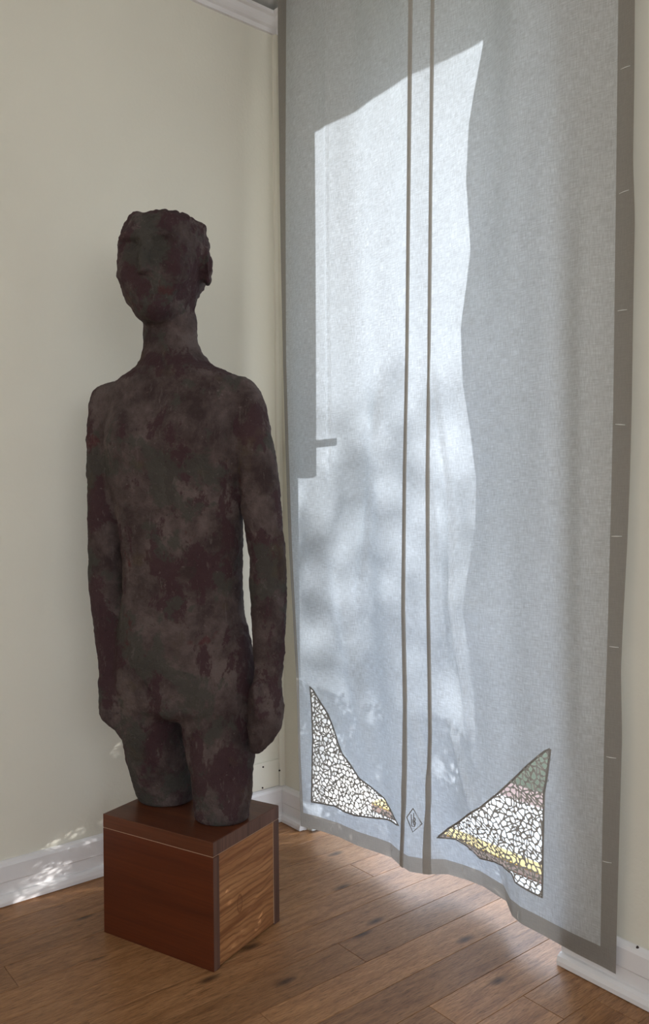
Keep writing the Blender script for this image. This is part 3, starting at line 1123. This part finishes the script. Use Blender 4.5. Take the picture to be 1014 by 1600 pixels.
# groin folds and navel and the breastbone nick
hx = 0.5 * (up(180, 1060)[0] + up(398, 1060)[0])
for s in (-1, 1):
    a1 = loc(TB, hx, 0, s * 0.130, 0.098); b1 = loc(TB, hx, 0, s * 0.022, 0.112)
    cap_((a1[0], a1[1], zz(1020)), (b1[0], b1[1], zz(1098)), 0.006, 0.007, 0.018, 'sub')
a1 = loc(TB, hx, 0, 0, 0.100)
ell((a1[0], a1[1] - .012, zz(1100)), (0.019, 0.020, 0.020), TB, 0.03)
a1 = loc(TB, hx, 0, 0.0, 0.112)
ell((a1[0], a1[1], zz(985)), (0.008, 0.010, 0.008), TB, 0.008, 'sub')
a1 = up(258, 735)
ell((a1[0], 0.126, a1[1]), (0.012, 0.012, 0.004), 0.3, 0.004, 'sub')

# head
HB = -.01
TH = stack([(334.5, 250, 276, 0.028, HB), (341, 228, 298, 0.065, HB), (352, 206, 311, 0.095, HB), (370, 190.5, 321, 0.118, HB), (395, 184, 325, 0.128, HB),
            (428, 187, 322, 0.128, HB), (452, 192, 314, 0.122, HB + .002), (472, 198, 303, 0.112, HB + .006), (488, 205, 293, 0.100, HB + .012), (500, 216, 280, 0.084, HB + .018), (508, 230, 268, 0.060, HB + .024)], THD, 0.018, power=2.15)
hc = 0.5 * (up(184, 400)[0] + up(325, 400)[0])
hz = lambda py: up(255, py)[1]


def hd(u, v, py):
    x_, y_ = loc(THD, hc, HB, u, v)
    return (x_, y_, hz(py))


for s in (-1, 1):
    ell(hd(s * 0.046, 0.127, 402), (0.030, 0.020, 0.018), THD, 0.014, 'sub')
    ell(hd(s * 0.044, 0.104, 403), (0.017, 0.013, 0.010), THD, 0.006)
    cap_(hd(s * 0.018, 0.126, 386), hd(s * 0.070, 0.108, 388), 0.010, 0.008, 0.014)
    ell(hd(s * 0.052, 0.086, 437), (0.034, 0.030, 0.030), THD, 0.03)
    ell(hd(s * 0.013, 0.128, 443), (0.009, 0.012, 0.008), THD, 0.008)
cap_(hd(0, 0.126, 388), hd(0, 0.140, 440), 0.0085, 0.0125, 0.012)
cap_(hd(-0.030, 0.110, 464), hd(0.030, 0.110, 464), 0.006, 0.006, 0.008)
ell(hd(0, 0.118, 461), (0.024, 0.010, 0.006), THD, 0.006)
ell(hd(0, 0.114, 470), (0.020, 0.010, 0.007), THD, 0.006)
cap_(hd(-0.028, 0.128, 465.5), hd(0.028, 0.128, 465.5), 0.0035, 0.0035, 0.004, 'sub')
ell(hd(0, 0.092, 491), (0.034, 0.026, 0.020), THD, 0.015)
cap_(hd(0.098, 0.050, 484), hd(0.050, 0.100, 506), 0.009, 0.010, 0.012, 'sub')
# ears
for s in (-1, 1):
    ex = 0.117 if s > 0 else 0.096
    ell(hd(s * ex, -0.004, 421), (0.012, 0.030, 0.045), THD + (-0.35 if s > 0 else 0.35), 0.014)
    ell(hd(s * (ex + .011), 0.006, 418), (0.006, 0.012, 0.024), THD + (-0.35 if s > 0 else 0.35), 0.005, 'sub')
# hair cap, thick and lumpy
R2 = np.random.default_rng(3)
for i in range(70):
    th = R2.uniform(0, 2 * math.pi); py = R2.uniform(338, 392)
    back = -math.sin(th)
    fr = math.cos(th - math.pi / 2)
    if fr > 0.3 and py > 358: continue
    if math.cos(th) < -0.35 and py > 350: continue
    if math.cos(th) > 0.45 and py > 368: continue
    if py > 358:
        rr = 1.0
    tcol = (py - 334) / (392 - 334)
    rad = math.sqrt(max(0.0, 1 - (1 - tcol) ** 2.2))
    u_, v_ = 0.108 * rad * math.cos(th), 0.122 * rad * math.sin(th)
    s_ = R2.uniform(0.014, 0.026)
    ell(hd(u_, v_, py + 6), (s_ * 1.2, s_, s_ * 0.8), THD + R2.uniform(-1, 1), 0.010)
for i in range(26):     # back of the head
    th = R2.uniform(math.pi * 1.2, math.pi * 1.72); py = R2.uniform(385, 425)
    ell(hd(0.104 * math.cos(th), 0.118 * math.sin(th), py), (0.022, 0.018, 0.02), THD, 0.012)

# hands: thumbs and shallow finger grooves
def sp(px, py, w):
    a_, z_ = up(px, py, w); return (a_, w, z_)


cap_(sp(399, 1072, .165), sp(405, 1122, .176), 0.011, 0.009, 0.010)
cap_(sp(176, 1068, -.03), sp(182, 1112, -.022), 0.010, 0.008, 0.010)
for (qx, qt, qb) in ((407, 1112, 1166), (418, 1108, 1160), (429, 1104, 1150)):
    cap_(sp(qx + 2, qt, .187), sp(qx - 3, qb, .176), 0.0028, 0.003, 0.005, 'sub')
for (qx, qt, qb) in ((164, 1095, 1124), (172, 1098, 1132)):
    cap_(sp(qx, qt, -.022), sp(qx + 4, qb, -.028), 0.0026, 0.003, 0.005, 'sub')

# flat base
F = np.maximum(F, (ZB + 0.0006 - ax_z)[None, None, :].astype(np.float32))


def surface_nets(F, ox_, h_):
    s = F < 0
    nx, ny, nz = F.shape
    c = np.zeros((nx - 1, ny - 1, nz - 1), np.int8)
    for a in (0, 1):
        for b in (0, 1):
            for d in (0, 1):
                c += s[a:nx - 1 + a, b:ny - 1 + b, d:nz - 1 + d]
    act = (c > 0) & (c < 8)
    I = np.argwhere(act)
    ids = -np.ones(act.shape, np.int64)
    ids[act] = np.arange(len(I))
    acc = np.zeros((len(I), 3)); cnt = np.zeros(len(I))
    corners = [(a, b, d) for a in (0, 1) for b in (0, 1) for d in (0, 1)]
    for p in corners:
        for ax in range(3):
            if p[ax]: continue
            q = list(p); q[ax] = 1
            v0 = F[I[:, 0] + p[0], I[:, 1] + p[1], I[:, 2] + p[2]]
            v1 = F[I[:, 0] + q[0], I[:, 1] + q[1], I[:, 2] + q[2]]
            m = (v0 < 0) != (v1 < 0)
            t = np.where(m, v0 / np.where(m, v0 - v1, 1), 0)
            for k in range(3):
                acc[:, k] += np.where(m, p[k] + (t if k == ax else 0), 0)
            cnt += m
    V = (I + acc / cnt[:, None]) * h_ + np.array(ox_)
    quads = []
    for ax in range(3):
        sh_ = [slice(None)] * 3
        a_ = [slice(1, -1)] * 3; b_ = [slice(1, -1)] * 3
        a_[ax] = slice(0, -1); b_[ax] = slice(1, None)
        s0 = s[tuple(a_)]; s1 = s[tuple(b_)]
        E_ = np.argwhere(s0 != s1)
        fl = s0[tuple(E_.T)]
        off = [1, 1, 1]; off[ax] = 0
        E_ = E_ + np.array(off)
        o1, o2 = [k for k in range(3) if k != ax]

        def at(d1, d2):
            Q = E_.copy(); Q[:, o1] -= d1; Q[:, o2] -= d2
            return ids[Q[:, 0], Q[:, 1], Q[:, 2]]
        q = np.stack([at(0, 0), at(1, 0), at(1, 1), at(0, 1)], 1)
        flip = fl if ax != 1 else ~fl
        q[flip] = q[flip][:, ::-1]
        quads.append(q)
    Q = np.concatenate(quads)
    return V, Q


V, Q = surface_nets(F, (ax_x[0], ax_y[0], ax_z[0]), H)
Q = Q[(Q >= 0).all(1)]


def hashn(ix, iy, iz):
    n = (ix * 374761393 + iy * 668265263 + iz * 2147483647 * 3) & 0xFFFFFFFF
    n = ((n ^ (n >> 13)) * 1274126177) & 0xFFFFFFFF
    return ((n ^ (n >> 16)) & 0xFFFF) / 32768.0 - 1.0


def vnoise(P, s):
    p = P * s + 100.0
    i = np.floor(p).astype(np.int64); f = p - i
    f = f * f * (3 - 2 * f)
    r = 0
    for a in (0, 1):
        for b in (0, 1):
            for c in (0, 1):
                w = (f[:, 0] if a else 1 - f[:, 0]) * (f[:, 1] if b else 1 - f[:, 1]) * (f[:, 2] if c else 1 - f[:, 2])
                r = r + w * hashn(i[:, 0] + a, i[:, 1] + b, i[:, 2] + c)
    return r


# vertex normals
def vnormals(V, Q):
    n = np.cross(V[Q[:, 2]] - V[Q[:, 0]], V[Q[:, 3]] - V[Q[:, 1]])
    N = np.zeros_like(V)
    for k in range(4): np.add.at(N, Q[:, k], n)
    return N / np.maximum(np.linalg.norm(N, axis=1, keepdims=True), 1e-12)


# light smoothing to remove voxel steps
for _ in range(3):
    S = np.zeros_like(V); c = np.zeros(len(V))
    for k in range(4):
        for kk in (1, 3):
            np.add.at(S, Q[:, k], V[Q[:, (k + kk) % 4]]); np.add.at(c, Q[:, k], 1)
    keep = V[:, 2] < ZB + 0.002
    Vn = V * 0.45 + 0.55 * S / c[:, None]
    Vn[keep, 2] = V[keep, 2]
    V = Vn
N = vnormals(V, Q)
# orientation of N outward test: move along N should raise F
headm = ss(V[:, 2], hz(500), hz(470))
amp = 0.0026 * vnoise(V, 22) + 0.0019 * vnoise(V, 55) + 0.0014 * vnoise(V, 125)
ridge = 1 - np.abs(vnoise(V * np.array([1, 1, 0.6]), 38)) * 2
hairm = ss(V[:, 2], hz(372), hz(352))
amp = amp * (1 + 0.7 * headm) + headm * 0.0016 * ridge + hairm * 0.0030 * vnoise(V, 40)
lowm = ss(V[:, 2], ZB, ZB + 0.02)
V = V + N * (amp * lowm)[:, None]
W = np.zeros_like(V)
W[:, 0] = V[:, 0] * Ss[0] + V[:, 1] * Cc[0]
W[:, 1] = V[:, 0] * Ss[1] + V[:, 1] * Cc[1]
W[:, 2] = V[:, 2] - ZB


def clay():
    m = NT('plum_grey_clay', 0.85, 0.25)
    v = m.coords()
    a = m.noise(v, 7, 6, 0.68, 0.2)
    b = m.noise(m.coords(loc=(3, 1, 7), scale=(1, 1, 0.7)), 9, 6, 0.68, 0.25)
    c = m.noise(m.coords(loc=(9, 4, 2)), 6, 6, 0.66, 0.2)
    d = m.noise(m.coords(loc=(1, 8, 5)), 70, 4, 0.75)
    base = m.ramp(a, [(0.38, (0.042, 0.027, 0.026)), (0.50, (0.082, 0.059, 0.056)), (0.60, (0.125, 0.095, 0.088))])
    c1 = m.mix(m.ramp(b, [(0.51, 0.0), (0.545, 0.85)]), base, (0.050, 0.023, 0.027))
    c2 = m.mix(m.ramp(c, [(0.54, 0.0), (0.575, 0.75)]), c1, (0.056, 0.055, 0.046))
    e = m.noise(m.coords(loc=(5, 5, 5)), 5, 4, 0.6)
    c3 = m.mix(m.ramp(e, [(0.60, 0.0), (0.67, 0.6)]), c2, (0.085, 0.060, 0.038))
    red = m.noise(m.coords(loc=(2, 7, 1)), 8, 4, 0.6)
    c3 = m.mix(m.ramp(red, [(0.66, 0.0), (0.70, 0.6)]), c3, (0.075, 0.016, 0.018))
    c4 = m.mix(m.ramp(d, [(0.62, 0.0), (0.72, 0.45)]), c3, (0.22, 0.18, 0.17))
    c5 = m.mix(m.ramp(d, [(0.28, 0.7), (0.38, 0.0)]), c4, (0.018, 0.010, 0.010))
    sk = m.noise(m.coords(scale=(60, 60, 14), rot=(0.25, 0.2, 0)), 1.0, 5, 0.7, 0.6)
    c5 = m.mix(m.ramp(sk, [(0.60, 0.0), (0.68, 0.35)]), c5, (0.17, 0.14, 0.13))
    m.l(c5, m.b.inputs['Base Color'])
    h1 = m.noise(v, 160, 5, 0.7)
    h2 = m.noise(v, 40, 5, 0.65, 0.3)
    m.bump(m.mix(0.5, h1, h2), 0.9, 0.010)
    return m.m


M_clay = clay()
st = mesh_obj('statue', W, Q, M_clay, None, smooth=True)
st.location = (P0[0], P0[1], ZB)
tag(st, 'dark plum clay statue of a standing man cut off at the thighs', 'statue')
bm = bmesh.new()
bm.from_mesh(st.data)
bmesh.ops.recalc_face_normals(bm, faces=bm.faces)
bm.to_mesh(st.data)
bm.free()
print('planks', nplank, 'statue verts', len(V))
